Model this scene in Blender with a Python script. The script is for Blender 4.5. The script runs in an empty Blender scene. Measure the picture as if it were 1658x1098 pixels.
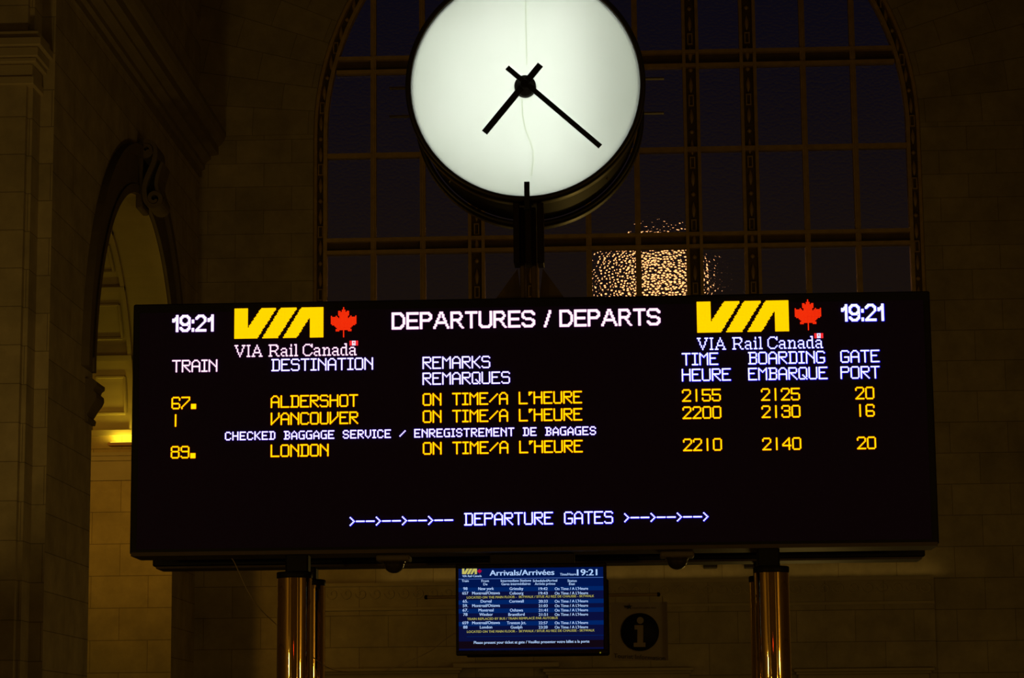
import bpy, math, random
from math import sin, cos, pi, sqrt, atan2
from mathutils import Vector, Matrix

S = bpy.context.scene
COL = S.collection
random.seed(7)

# ------------------------------------------------------------------ camera
FPX, W, H = 4000.0, 1658.0, 1098.0
EYE = Vector((0.0, 0.0, 1.65))
YAW, PITCH, ROLL = 0.03896318, 0.16556255, -0.00998432
FWD = Vector((-sin(YAW) * cos(PITCH), cos(YAW) * cos(PITCH), sin(PITCH)))
_r = Vector((cos(YAW), sin(YAW), 0.0))
_u = _r.cross(FWD)
RGT = _r * cos(ROLL) + _u * sin(ROLL)
UPV = _u * cos(ROLL) - _r * sin(ROLL)
cam_data = bpy.data.cameras.new('camera')
cam = bpy.data.objects.new('camera', cam_data)
COL.objects.link(cam)
cam_data.sensor_fit = 'HORIZONTAL'
cam_data.sensor_width = 36.0
cam_data.lens = FPX / W * 36.0
cam_data.clip_start, cam_data.clip_end = 0.1, 400.0
M3 = Matrix((RGT, UPV, -FWD)).transposed()
cam.matrix_world = Matrix.Translation(EYE) @ M3.to_4x4()
S.camera = cam

# ------------------------------------------------------------------ world, exposure, hall lights
world = bpy.data.worlds.new('night_sky')
S.world = world
world.use_nodes = True
_bg = world.node_tree.nodes['Background']
_tc = world.node_tree.nodes.new('ShaderNodeTexCoord')
_sp = world.node_tree.nodes.new('ShaderNodeSeparateXYZ')
_cr = world.node_tree.nodes.new('ShaderNodeValToRGB')       # city glow near the horizon fading to navy
world.node_tree.links.new(_tc.outputs['Generated'], _sp.inputs[0])
world.node_tree.links.new(_sp.outputs[2], _cr.inputs[0])
world.node_tree.links.new(_cr.outputs[0], _bg.inputs[0])
_cr.color_ramp.elements[0].position = 0.18
_cr.color_ramp.elements[0].color = (.50, .295, .20, 1)
_cr.color_ramp.elements[1].position = 0.30
_cr.color_ramp.elements[1].color = (.17, .14, .33, 1)
_bg.inputs[1].default_value = 0.0215
S.view_settings.view_transform = 'Standard'
S.view_settings.look = 'None'
S.view_settings.exposure = 0.0
S.view_settings.gamma = 1.0
S.view_settings.use_curve_mapping = False
S.cycles.caustics_reflective = False
S.cycles.caustics_refractive = False
S.cycles.max_bounces = 10
S.cycles.transmission_bounces = 8

WARM = (1.0, 0.66, 0.22)


def light(name, kind, loc, energy, color=WARM, size=0.5, size_y=None, aim=None):
    d = bpy.data.lights.new(name, kind)
    d.energy, d.color = energy, color
    if kind == 'AREA':
        d.shape = 'RECTANGLE' if size_y else 'DISK'
        d.size = size
        if size_y:
            d.size_y = size_y
    else:
        d.shadow_soft_size = size
    o = bpy.data.objects.new(name, d)
    COL.objects.link(o)
    o.location = loc
    if aim is not None:
        o.rotation_euler = (Vector(aim) - Vector(loc)).to_track_quat('-Z', 'Y').to_euler()
    return o


# warm light from the concourse floor, by unseen lamps low in the hall
WARM = (1.0, 0.66, 0.15)
light('unseen_low_lamp', 'POINT', (5.2, 34.0, 2.2), 68, WARM, size=0.4)
light('unseen_low_lamp', 'POINT', (2.2, 29.0, 2.0), 95, WARM, size=0.4)  # fill added behind the board to brighten the left wall
light('unseen_low_lamp', 'POINT', (-3.0, 37.0, 2.0), 8, WARM, size=0.4)
_p = light('pier_fill', 'SPOT', (-7.2, 24.5, 2.4), 270, WARM, size=0.4, aim=(-10.2, 33.0, 9.6))  # unseen fill added for the pier, coned to miss the back wall
_p.data.spot_size, _p.data.spot_blend = 1.15, .6
# unseen fill lamps by both side walls, added to light sign and brass
for _x in (-6.6, 7.2):
    for _y in (7.0, -4.0):
        light('side_fill', 'POINT', (_x, _y, 2.55), 90, WARM, size=.12)


light('red_glint_lamp', 'POINT', (-.9, -6.0, 3.2), 5, (1.0, .06, .02), size=0.1)  # unseen red source, added for a red glint in the columns


# ------------------------------------------------------------------ picture point -> place
def ray(px, py):
    return FWD + RGT * ((px - W / 2) / FPX) + UPV * ((H / 2 - py) / FPX)


def at(px, py, Y):
    d = ray(px, py)
    return EYE + d * ((Y - EYE.y) / d.y)


def at_x(px, py, X):
    d = ray(px, py)
    return EYE + d * ((X - EYE.x) / d.x)


def mpp(px, py, Y):
    return (at(px + 1, py, Y) - at(px, py, Y)).length


# ------------------------------------------------------------------ mesh helpers
class MB:
    def __init__(s):
        s.v, s.f, s.m, s.sm = [], [], [], []

    def add(s, verts, faces, mat=0, smooth=False):
        o = len(s.v)
        s.v += [tuple(p) for p in verts]
        for f in faces:
            s.f.append([o + i for i in f])
            s.m.append(mat)
            s.sm.append(smooth)
        return s

    def quad(s, a, b, c, d, mat=0):
        return s.add([a, b, c, d], [(0, 1, 2, 3)], mat)

    def box(s, x0, x1, y0, y1, z0, z1, mat=0, bevel=0.0):
        x0, x1 = min(x0, x1), max(x0, x1)
        y0, y1 = min(y0, y1), max(y0, y1)
        z0, z1 = min(z0, z1), max(z0, z1)
        if bevel <= 0:
            v = [(x, y, z) for x in (x0, x1) for y in (y0, y1) for z in (z0, z1)]
            f = [(0, 1, 3, 2), (4, 6, 7, 5), (0, 4, 5, 1), (2, 3, 7, 6), (0, 2, 6, 4), (1, 5, 7, 3)]
            return s.add(v, f, mat)
        b = min(bevel, (x1 - x0) * .45, (y1 - y0) * .45, (z1 - z0) * .45)
        rings = []
        for (y, e) in ((y0, b), (y0 + b, 0), (y1 - b, 0), (y1, b)):
            xa, xb, za, zb = x0 + e, x1 - e, z0 + e, z1 - e
            c = b if e == 0 else b * .4
            rings.append([(xa + c, y, za), (xb - c, y, za), (xb, y, za + c), (xb, y, zb - c), (xb - c, y, zb), (xa + c, y, zb), (xa, y, zb - c), (xa, y, za + c)])
        s.loft(rings, mat, cap=True)
        return s

    def loft(s, rings, mat=0, cap=False, closed=True, smooth=False):
        n = len(rings[0])
        v = [p for r in rings for p in r]
        f = []
        for i in range(len(rings) - 1):
            for j in range(n if closed else n - 1):
                k = (j + 1) % n
                f.append((i * n + j, i * n + k, (i + 1) * n + k, (i + 1) * n + j))
        s.add(v, f, mat, smooth)
        if cap:
            s.add(rings[0], [tuple(range(n))[::-1]], mat)
            s.add(rings[-1], [tuple(range(n))], mat)
        return s

    def cyl(s, p0, p1, r0, r1=None, n=24, mat=0, cap=True, smooth=True):
        p0, p1 = Vector(p0), Vector(p1)
        r1 = r0 if r1 is None else r1
        d = (p1 - p0).normalized()
        a = d.orthogonal().normalized()
        b = d.cross(a)
        rings = []
        for p, r in ((p0, r0), (p1, r1)):
            rings.append([p + a * (r * cos(2 * pi * i / n)) + b * (r * sin(2 * pi * i / n)) for i in range(n)])
        return s.loft(rings, mat, cap, True, smooth)

    def tube(s, pts, r, n=8, mat=0, smooth=True):
        pts = [Vector(p) for p in pts]
        rings = []
        up = Vector((0.13, 0.31, 0.94)).normalized()
        for i, p in enumerate(pts):
            d = (pts[min(i + 1, len(pts) - 1)] - pts[max(i - 1, 0)]).normalized()
            a = d.cross(up)
            if a.length < 1e-3:
                a = d.cross(Vector((1, 0, 0)))
            a.normalize()
            b = d.cross(a)
            rr = r[i] if isinstance(r, (list, tuple)) else r
            rings.append([p + a * (rr * cos(2 * pi * k / n)) + b * (rr * sin(2 * pi * k / n)) for k in range(n)])
        return s.loft(rings, mat, True, True, smooth)

    def prism(s, pts, y0, y1, mat=0):
        n = len(pts)
        a = [(x, y0, z) for x, z in pts]
        b = [(x, y1, z) for x, z in pts]
        s.loft([a, b], mat, True)
        return s

    def lathe_y(s, cx, cz, prof, n=96, mat=0, smooth=True):
        rings = [[(cx + r * cos(2 * pi * i / n), y, cz + r * sin(2 * pi * i / n)) for i in range(n)] for r, y in prof]
        return s.loft(rings, mat, False, True, smooth)

    def lathe_z(s, cx, cy, prof, n=40, mat=0, smooth=True):
        rings = [[(cx + r * cos(2 * pi * i / n), cy + r * sin(2 * pi * i / n), z) for i in range(n)] for r, z in prof]
        return s.loft(rings, mat, False, True, smooth)

    def disc_y(s, cx, cz, r, y, n=48, mat=0):
        return s.add([(cx + r * cos(-2 * pi * i / n), y, cz + r * sin(-2 * pi * i / n)) for i in range(n)], [tuple(range(n))], mat)

    def build(s, name, mats, parent=None, recalc=True):
        me = bpy.data.meshes.new(name)
        me.from_pydata(s.v, [], s.f)
        if not isinstance(mats, (list, tuple)):
            mats = [mats]
        for m in mats:
            me.materials.append(m)
        me.polygons.foreach_set('material_index', s.m)
        me.polygons.foreach_set('use_smooth', s.sm)
        if recalc:
            import bmesh
            bm = bmesh.new()
            bm.from_mesh(me)
            bmesh.ops.recalc_face_normals(bm, faces=bm.faces)
            bm.to_mesh(me)
            bm.free()
        me.update()
        o = bpy.data.objects.new(name, me)
        COL.objects.link(o)
        if parent is not None:
            o.parent = parent
            o.matrix_parent_inverse = parent.matrix_basis.inverted()
        return o


def tag(o, label=None, cat=None, group=None, kind=None):
    for k, v in (('label', label), ('category', cat), ('group', group), ('kind', kind)):
        if v:
            o[k] = v
    return o


def thing(name, loc, label, cat, group=None):
    o = bpy.data.objects.new(name, None)
    COL.objects.link(o)
    o.location = loc
    o.empty_display_size = 0.1
    return tag(o, label, cat, group)


# ------------------------------------------------------------------ materials
def mat(name, color, rough=0.5, metal=0.0, spec=0.5, noise=0.0, nscale=8.0, bump=0.0):
    m = bpy.data.materials.new(name)
    m.use_nodes = True
    nt = m.node_tree
    b = nt.nodes['Principled BSDF']
    b.inputs['Base Color'].default_value = (*color, 1)
    b.inputs['Roughness'].default_value = rough
    b.inputs['Metallic'].default_value = metal
    b.inputs['Specular IOR Level'].default_value = spec
    tc = nt.nodes.new('ShaderNodeTexCoord')
    n = nt.nodes.new('ShaderNodeTexNoise')
    n.inputs['Scale'].default_value = nscale
    n.inputs['Detail'].default_value = 4
    nt.links.new(tc.outputs['Object'], n.inputs['Vector'])
    mx = nt.nodes.new('ShaderNodeMix')
    mx.data_type = 'RGBA'
    k = 1.0 - noise
    mx.inputs['A'].default_value = (color[0] * k, color[1] * k, color[2] * k, 1)
    mx.inputs['B'].default_value = (*[min(1, c * (1 + noise * .6)) for c in color], 1)
    nt.links.new(n.outputs['Fac'], mx.inputs['Factor'])
    nt.links.new(mx.outputs['Result'], b.inputs['Base Color'])
    if bump > 0:
        bp = nt.nodes.new('ShaderNodeBump')
        bp.inputs['Strength'].default_value = bump
        bp.inputs['Distance'].default_value = 0.01
        nt.links.new(n.outputs['Fac'], bp.inputs['Height'])
        nt.links.new(bp.outputs['Normal'], b.inputs['Normal'])
    return m


def emit(name, color, strength=1.0, sample=False):
    m = bpy.data.materials.new(name)
    m.use_nodes = True
    nt = m.node_tree
    nt.nodes.remove(nt.nodes['Principled BSDF'])
    e = nt.nodes.new('ShaderNodeEmission')
    e.inputs[0].default_value = (*color, 1)
    e.inputs[1].default_value = strength
    nt.links.new(e.outputs[0], nt.nodes['Material Output'].inputs[0])
    if not sample:
        m.cycles.emission_sampling = 'NONE'
    return m


def srgb(r, g, b):
    def f(c):
        c /= 255.0
        return c / 12.92 if c <= 0.04045 else ((c + 0.055) / 1.055) ** 2.4
    return (f(r), f(g), f(b))


class NT:
    """small node helper"""
    def __init__(s, nt):
        s.nt = nt

    def val(s, x, sock):
        if hasattr(x, 'links') or hasattr(x, 'is_linked'):
            s.nt.links.new(x, sock)
        else:
            sock.default_value = x

    def math(s, op, a, b=0.0):
        n = s.nt.nodes.new('ShaderNodeMath')
        n.operation = op
        s.val(a, n.inputs[0])
        s.val(b, n.inputs[1])
        return n.outputs[0]

    def mix(s, f, a, b):
        # a*(1-f)+b*f
        return s.math('ADD', s.math('MULTIPLY', a, s.math('SUBTRACT', 1.0, f)), s.math('MULTIPLY', b, f))


def stone(name, mode, course, width=1.05, v0=0.0, u0=0.0, split=None, course2=None, arch=None, color=(0.46, 0.37, 0.24), joint=0.014, off=0.5):
    """ashlar masonry: mode names the plane ('xz' or 'yz'); arch = (xc, zs, R) lays ring courses above the springing"""
    m = bpy.data.materials.new(name)
    m.use_nodes = True
    nt = m.node_tree
    q = NT(nt)
    b = nt.nodes['Principled BSDF']
    b.inputs['Roughness'].default_value = 0.85
    b.inputs['Specular IOR Level'].default_value = 0.2
    tc = nt.nodes.new('ShaderNodeTexCoord')
    sp = nt.nodes.new('ShaderNodeSeparateXYZ')
    nt.links.new(tc.outputs['Object'], sp.inputs[0])
    u = q.math('ADD', sp.outputs[0], sp.outputs[1])
    z = sp.outputs[2]
    u = q.math('SUBTRACT', u, u0)
    v = q.math('DIVIDE', q.math('SUBTRACT', z, v0), course)
    if split is not None:
        k = round((split - v0) / course)
        v2 = q.math('ADD', q.math('DIVIDE', q.math('SUBTRACT', z, split), course2), float(k))
        v = q.mix(q.math('GREATER_THAN', z, split), v, v2)
    if arch is not None:
        xc, zs, R, kk = arch
        ax = q.math('ABSOLUTE', q.math('SUBTRACT', sp.outputs[0], xc))
        az = q.math('SUBTRACT', z, zs)
        ang = q.math('ARCTAN2', az, ax)
        rad = q.math('SQRT', q.math('ADD', q.math('MULTIPLY', ax, ax), q.math('MULTIPLY', az, az)))
        va = q.math('ADD', q.math('MULTIPLY', ang, kk), 100.0)
        k2 = round((zs - (split if split is not None else v0)) / (course2 if split is not None else course))
        sel = q.math('GREATER_THAN', az, 0.0)
        u = q.mix(sel, u, rad)
        v = q.mix(sel, v, va)
    cb = nt.nodes.new('ShaderNodeCombineXYZ')
    nt.links.new(q.math('MULTIPLY', u, 2.4), cb.inputs[0])
    nt.links.new(v, cb.inputs[1])
    br = nt.nodes.new('ShaderNodeTexBrick')
    br.offset = off
    nt.links.new(cb.outputs[0], br.inputs['Vector'])
    br.inputs['Scale'].default_value = 1.0
    br.inputs['Brick Width'].default_value = width * 2.4
    br.inputs['Row Height'].default_value = 1.0
    br.inputs['Mortar Size'].default_value = joint
    br.inputs['Mortar Smooth'].default_value = 0.3
    br.inputs['Bias'].default_value = -0.2
    br.inputs['Color1'].default_value = (*color, 1)
    br.inputs['Color2'].default_value = (color[0] * .84, color[1] * .84, color[2] * .82, 1)
    br.inputs['Mortar'].default_value = (color[0] * .5, color[1] * .48, color[2] * .46, 1)
    no = nt.nodes.new('ShaderNodeTexNoise')
    no.inputs['Scale'].default_value = 1.7
    no.inputs['Detail'].default_value = 6
    no.inputs['Roughness'].default_value = 0.65
    nt.links.new(tc.outputs['Object'], no.inputs['Vector'])
    rm = nt.nodes.new('ShaderNodeMapRange')
    rm.inputs['From Min'].default_value = 0.3
    rm.inputs['From Max'].default_value = 0.7
    rm.inputs['To Min'].default_value = 0.72
    rm.inputs['To Max'].default_value = 1.12
    nt.links.new(no.outputs['Fac'], rm.inputs['Value'])
    mx = nt.nodes.new('ShaderNodeMix')
    mx.data_type = 'RGBA'
    mx.blend_type = 'MULTIPLY'
    mx.inputs['Factor'].default_value = 1.0
    nt.links.new(br.outputs['Color'], mx.inputs['A'])
    nt.links.new(rm.outputs['Result'], mx.inputs['B'])
    nt.links.new(mx.outputs['Result'], b.inputs['Base Color'])
    bp = nt.nodes.new('ShaderNodeBump')
    bp.inputs['Strength'].default_value = 0.35
    bp.inputs['Distance'].default_value = 0.02
    bp.invert = True
    nt.links.new(br.outputs['Fac'], bp.inputs['Height'])
    nt.links.new(bp.outputs['Normal'], b.inputs['Normal'])
    return m


STONE = (0.46, 0.37, 0.24)
M_plain = mat('plain_limestone', STONE, 0.85, 0, 0.2, 0.25, 2.0, 0.2)
M_shaded = mat('shaded_limestone', (.16, .12, .075), .85, 0, .2, .25, 3)  # limestone with the shade of the passage mouldings put into its colour
M_black = mat('black_powder_coat', (0.011, 0.007, 0.008), 0.55, 0, 0.25, 0.2, 30)
M_screen = mat('unlit_led_modules', (0.034, 0.014, 0.13), 0.6, 0, 0.15, 0.3, 60)
M_dark = mat('dark_bronze', (0.035, 0.022, 0.012), 0.42, 0.85, 0.5, 0.3, 14)
M_bronze = mat('window_bronze', (0.58, 0.385, 0.105), 0.5, 0.15, 0.5, 0.4, 6)
M_post = mat('brown_bronze', (.13, .085, .03), .45, .4, .5, .3, 10)
M_rail = mat('brown_grey_rail', (.12, .085, .06), .6, .1, .3, .15, 20)
M_grey = mat('grey_metal', (0.045, 0.036, 0.03), 0.55, 0.3, 0.4, 0.2, 20)
M_brass = mat('polished_brass', (0.74, 0.50, 0.16), 0.03, 1.0, 0.5, 0.08, 3)
M_ring = mat('brown_enamel', (0.032, 0.023, 0.009), 0.38, 0.25, 0.5, 0.15, 12)
M_hand = mat('clock_hand_black', (0.012, 0.012, 0.012), 0.45, 0, 0.4, 0.2, 30)
M_wire = mat('pale_cable', (0.50, 0.38, 0.24), 0.6, 0, 0.3, 0.1, 40)
M_floor = mat('stone_floor', (0.20, 0.15, 0.09), 0.45, 0, 0.4, 0.3, 1.5)
M_ceil = mat('vault_plaster', (0.30, 0.24, 0.15), 0.9, 0, 0.2, 0.2, 1.0)

# ------------------------------------------------------------------ the hall
YB = 45.0                      # back wall
XL = at(319, 600, YB).x        # left wall plane
xl_o, xr_o = at(507, 300, YB).x, at(1493, 282, YB).x
XC = (xl_o + xr_o) / 2
RW = (xr_o - xl_o) / 2
ZS = at(998, 208, YB).z        # springing of the great window
ZSILL = at(998, 872, YB).z
XR = XC + (XC - XL)
ZTOP = 24.0
zsplit = at(1570, 436, YB).z
M_back = stone('ashlar_back', 'xz', 0.567, 1.05, v0=zsplit - 0.567 * 20, u0=at(1570, 345, YB).x + YB, split=zsplit, course2=0.452,
               arch=(XC, ZS, RW, 12.6))
Y0 = at_x(85, 300, XL).y       # near end of the projecting left wall
M_left = stone('ashlar_left', 'yz', 0.525, 2.6, v0=at(85, 158, Y0).z, u0=Y0 + XL)
M_pier = stone('ashlar_pier', 'xz', 0.525, 1.3, v0=at(30, 206, Y0).z, u0=at(64, 300, Y0).x + Y0 - .5)

NA = 48


def arch_pts(xc, zs, r, n=NA):
    return [(xc - r * cos(pi * i / n), zs + r * sin(pi * i / n)) for i in range(n + 1)]


# back wall with the great arched opening
b = MB()
y = YB
b.quad((XL - 1, y, 0), (XC - RW, y, 0), (XC - RW, y, ZTOP), (XL - 1, y, ZTOP))
b.quad((XC + RW, y, 0), (XR + 1, y, 0), (XR + 1, y, ZTOP), (XC + RW, y, ZTOP))
b.quad((XC - RW, y, 0), (XC + RW, y, 0), (XC + RW, y, ZSILL), (XC - RW, y, ZSILL))
A = arch_pts(XC, ZS, RW)
for (x0, z0), (x1, z1) in zip(A, A[1:]):
    b.quad((x0, y, z0), (x1, y, z1), (x1, y, ZTOP), (x0, y, ZTOP))
    b.quad((x0, y, z0), (x1, y, z1), (x1, y + .6, z1), (x0, y + .6, z0))
for x in (XC - RW, XC + RW):
    b.quad((x, y, ZSILL), (x, y + .6, ZSILL), (x, y + .6, ZS), (x, y, ZS))
b.quad((XC - RW, y, ZSILL), (XC + RW, y, ZSILL), (XC + RW, y + .6, ZSILL), (XC - RW, y + .6, ZSILL))
tag(b.build('wall_back', M_back, recalc=False), kind='structure')

# projecting wall base below the window, with the wave frieze
zb1 = at(1400, 936, YB - .25).z
zf0, zf1 = at(1400, 962, YB - .25).z, at(1400, 940, YB - .25).z
zl = at(1400, 976, YB - .25).z
xb0, xb1 = at(480, 980, YB - .25).x, at(1513, 980, YB - .25).x
b = MB().box(xb0, xb1, YB - .25, YB + .02, 0, zb1)
tag(b.build('wall_base', M_back), kind='structure')
b = MB()
b.box(xb0, xb1, YB - .29, YB - .24, zl - .03, zl + .02)
b.box(xb0, xb1, YB - .28, YB - .24, zb1 - .04, zb1 + .02)
nw = 44
for i in range(nw):                                   # running wave scrolls
    cx = xb0 + (xb1 - xb0) * (i + .5) / nw
    cz = (zf0 + zf1) / 2
    pts = []
    for k in range(15):
        a = k / 14 * 2 * pi * 1.15
        r = .115 * (1 - k / 17)
        pts.append((cx + r * cos(a + pi), YB - .249, cz + r * sin(a + pi)))
    b.tube(pts, .016, 5)
tag(b.build('trim_1', M_plain), kind='structure')


# door heads below
def door_head(n, x0, x1, ytop):
    b = MB()
    yw = YB - .25
    for k, (d0, d1, pr) in enumerate(((0, .055, .34), (.055, .10, .24), (.10, .19, .16), (.19, .24, .10))):
        z1 = at((x0 + x1) / 2, ytop, yw).z
        e = .04 * k
        b.box(at(x0, ytop, yw).x + e, at(x1, ytop, yw).x - e, yw - pr, yw + .03, z1 - d0, z1 - d1, bevel=.012)
    zt = at((x0 + x1) / 2, ytop, yw).z - .24
    xa, xb = at(x0, ytop, yw).x + .15, at(x1, ytop, yw).x - .15
    b.box(xa, xa + .25, yw - .08, yw + .03, 0, zt - .3)
    b.box(xb - .25, xb, yw - .08, yw + .03, 0, zt - .3)
    b.box(xa, xb, yw - .08, yw + .03, zt - .3, zt)
    tag(b.build('trim_%d' % n, M_plain), kind='structure')


door_head(2, 515, 750, 1083)
door_head(3, 880, 1123, 1083)
door_head(4, 1284, 1510, 1083)
b = MB()
za = at(800, 1074, YB - .25).z
b.box(at(735, 1078, YB - .25).x, at(906, 1078, YB - .25).x, YB - .55, YB - .22, za - .09, za, bevel=.015)
tag(b.build('trim_5', M_plain), kind='structure')

# left wall with the arched passage
Yn = at_x(147, 760, XL).y
Yf = at_x(278, 960, XL).y
Yc, Ra = (Yn + Yf) / 2, (Yf - Yn) / 2
zcrown = at(211, 322, Yc).z
ZI = zcrown - Ra
XE = XL - 7.0                  # end wall of the passage
b = MB()


def L(y, z, x=None):
    return (XL if x is None else x, y, z)


b.quad(L(Y0, 0), L(Yn, 0), L(Yn, ZTOP), L(Y0, ZTOP))
b.quad(L(Yf, 0), L(YB + .02, 0), L(YB + .02, ZTOP), L(Yf, ZTOP))
AL = arch_pts(Yc, ZI, Ra)
for (y0, z0), (y1, z1) in zip(AL, AL[1:]):
    b.quad(L(y0, z0), L(y1, z1), L(y1, ZTOP), L(y0, ZTOP))
tag(b.build('wall_left', M_left, recalc=False), kind='structure')

# outer moulded archivolt round the passage (a flat band, darkened for its shade)
b = MB()
for r0, r1, pr in ((Ra + .02, Ra + .16, .06), (Ra + .16, Ra + .62, .03), (Ra + .62, Ra + .80, .12)):
    P0, P1 = arch_pts(Yc, ZI, r0), arch_pts(Yc, ZI, r1)
    ring = [[(XL + pr, y, z), (XL + pr, yy, zz), (XL - .01, yy, zz), (XL - .01, y, z)] for (y, z), (yy, zz) in zip(P0, P1)]
    b.loft(ring, cap=True)
tag(b.build('trim_6', M_shaded), kind='structure')

# passage: jambs, coffered barrel vault, end wall
M_jamb = stone('ashlar_passage', 'xz', 0.556, 1.0, v0=at(180, 778, Yf).z, u0=at(196, 800, Yf).x + Yf, color=(.50, .38, .20))
zimp1, zimp0 = at(200, 735, Yf).z, at(200, 778, Yf).z
b = MB()
b.quad((XL, Yf, 0), (XE, Yf, 0), (XE, Yf, ZI), (XL, Yf, ZI))
b.quad((XL, Yn, 0), (XE, Yn, 0), (XE, Yn, ZI), (XL, Yn, ZI))
b.quad((XE, Yn - .1, 0), (XE, Yf + .1, 0), (XE, Yf + .1, zcrown + .5), (XE, Yn - .1, zcrown + .5))
tag(b.build('wall_passage', M_jamb, recalc=False), kind='structure')
b = MB()
for (y0, z0), (y1, z1) in zip(AL, AL[1:]):
    b.quad((XL, y0, z0), (XL, y1, z1), (XE, y1, z1), (XE, y0, z0))
# ribs between the coffers
xr0 = XL - .70


def arc_rib(xa, xb, depth):
    P0, P1 = arch_pts(Yc, ZI, Ra + .01), arch_pts(Yc, ZI, Ra - depth)
    b.loft([[(xa, y, z), (xb, y, z), (xb, yy, zz), (xa, yy, zz)] for (y, z), (yy, zz) in zip(P0, P1)], cap=True)


xs = [xr0 - .74 * i for i in range(5)]
for x in xs:
    arc_rib(x, x - .07, .07)
nr = 8
for i in range(nr + 1):
    a = pi * i / nr
    w = .05
    c = Vector((0, -cos(a), sin(a)))
    t = Vector((0, sin(a), cos(a)))
    o = Vector((0, Yc, ZI))
    rg = [[Vector((x, 0, 0)) + o + c * (Ra + .01) + t * w, Vector((x, 0, 0)) + o + c * (Ra - .08) + t * w, Vector((x, 0, 0)) + o + c * (Ra - .08) - t * w, Vector((x, 0, 0)) + o + c * (Ra + .01) - t * w] for x in (xr0, XE)]
    b.loft(rg, cap=True)
    if i < nr:                                        # an inner moulded frame in every coffer
        a0, a1 = pi * (i + .26) / nr, pi * (i + .74) / nr
        for xa in xs[:4]:
            x1, x2 = xa - .07 - .08, xa - .74 + .08
            def pp(x, a, r):
                return (x, Yc - r * cos(a), ZI + r * sin(a))
            corners = [(x1, a0), (x1, a1), (x2, a1), (x2, a0), (x1, a0)]
            for (xx, aa), (x_, a_) in zip(corners, corners[1:]):
                b.tube([pp(xx, aa, Ra - .01), pp(x_, a_, Ra - .01)], .03, 6, smooth=False)
M_vault = mat('coffered_plaster', (.50, .40, .20), .85, 0, .2, .2, 2)
tag(b.build('ceiling_passage', M_vault, recalc=False), kind='structure')
# impost moulding inside the passage (far and near jambs), projecting past the near corner
b = MB()
for (dz0, dz1, pr) in ((0, .1, .05), (.1, .34, .03), (.34, .42, .10), (.42, .48, .16)):
    b.box(XL - .02, XE, Yf - pr, Yf + .02, zimp0 + dz0, zimp0 + dz1)
zc0, zc1 = at(150, 690, Yn).z, at(150, 621, Yn).z
h = zc1 - zc0
c2 = MB()
PRF = [(0, .05), (.10, .06), (.16, .03), (.22, .05), (.34, .09), (.46, .14), (.56, .165), (.66, .16), (.72, .12), (.78, .13), (.84, .17), (.92, .17), (.96, .11), (1, .10)]
c2.loft([[(XL - 1.0, Yn - .5, zc0 + h * f), (XL + pr, Yn - .5, zc0 + h * f), (XL + pr, Yn + pr * .5, zc0 + h * f), (XL - 1.0, Yn + pr * .5, zc0 + h * f)] for f, pr in PRF], cap=True)
tag(c2.build('trim_11', M_shaded), kind='structure')  # corbel stands against the lit passage, its shade is in the colour
tag(b.build('trim_7', M_plain), kind='structure')

# keystone scroll over the passage: a console with an upper and a lower volute
b = MB()
YK = Yc - .36


def ribbon(pts, w, y0, y1):
    P_ = [Vector((at(x, y, YK).x, 0, at(x, y, YK).z)) for x, y in pts]
    rg = []
    for i, p in enumerate(P_):
        d = (P_[min(i + 1, len(P_) - 1)] - P_[max(i - 1, 0)]).normalized()
        n = Vector((-d.z, 0, d.x)) * (w * (.6 + .4 * sin(pi * (i + .5) / len(P_))) / 2)
        rg.append([(p.x + n.x, y0, p.z + n.z), (p.x - n.x, y0, p.z - n.z), (p.x - n.x, y1, p.z - n.z), (p.x + n.x, y1, p.z + n.z)])
    b.loft(rg, cap=True)


def swirl(cx, cy, r0, r1, a0, a1, n):
    return [(cx + (r0 + (r1 - r0) * k / n) * cos(a0 + (a1 - a0) * k / n), cy + (r0 + (r1 - r0) * k / n) * sin(a0 + (a1 - a0) * k / n)) for k in range(n + 1)]


path = swirl(236, 242, 3, 15, -4 * pi, 0.1, 34)
path += [(251, 252), (248, 264), (242, 277), (236, 291), (233, 305), (234, 316)]
path += swirl(249, 321, 14, 4, pi * .95, -1.9 * pi, 30)
ribbon(path, .075, YK, Yc + .36)
ribbon([(262, 262), (258, 272), (254, 284), (252, 297), (254, 308), (260, 316)], .06, YK + .03, Yc + .3)
p0, p1 = at(218, 336, YK), at(238, 234, YK)
b.box(XL - .01, XL + .10, YK + .06, Yc + .30, p0.z, p1.z, bevel=.02)
tag(b.build('trim_8', M_shaded), kind='structure')

# big cornice along the left wall
b = MB()
zc = at(319, 287, YB).z
PROF = [(0, 0), (.05, 0), (.05, .12), (.11, .15), (.11, .24), (.16, .30), (.22, .34), (.22, .40), (.36, .42), (.36, .58), (.40, .60), (.46, .68), (.50, .78), (.50, .86), (0, .92)]
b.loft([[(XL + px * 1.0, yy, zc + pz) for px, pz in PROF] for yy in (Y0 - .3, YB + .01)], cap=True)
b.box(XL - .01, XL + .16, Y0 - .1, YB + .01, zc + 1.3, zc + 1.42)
tag(b.build('trim_9', mat('shaded_cornice_stone', (.27, .21, .13), .85, 0, .2, .25, 2.5)), kind='structure')  # darker than the wall stone, to paint the shade on the cornice

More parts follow.
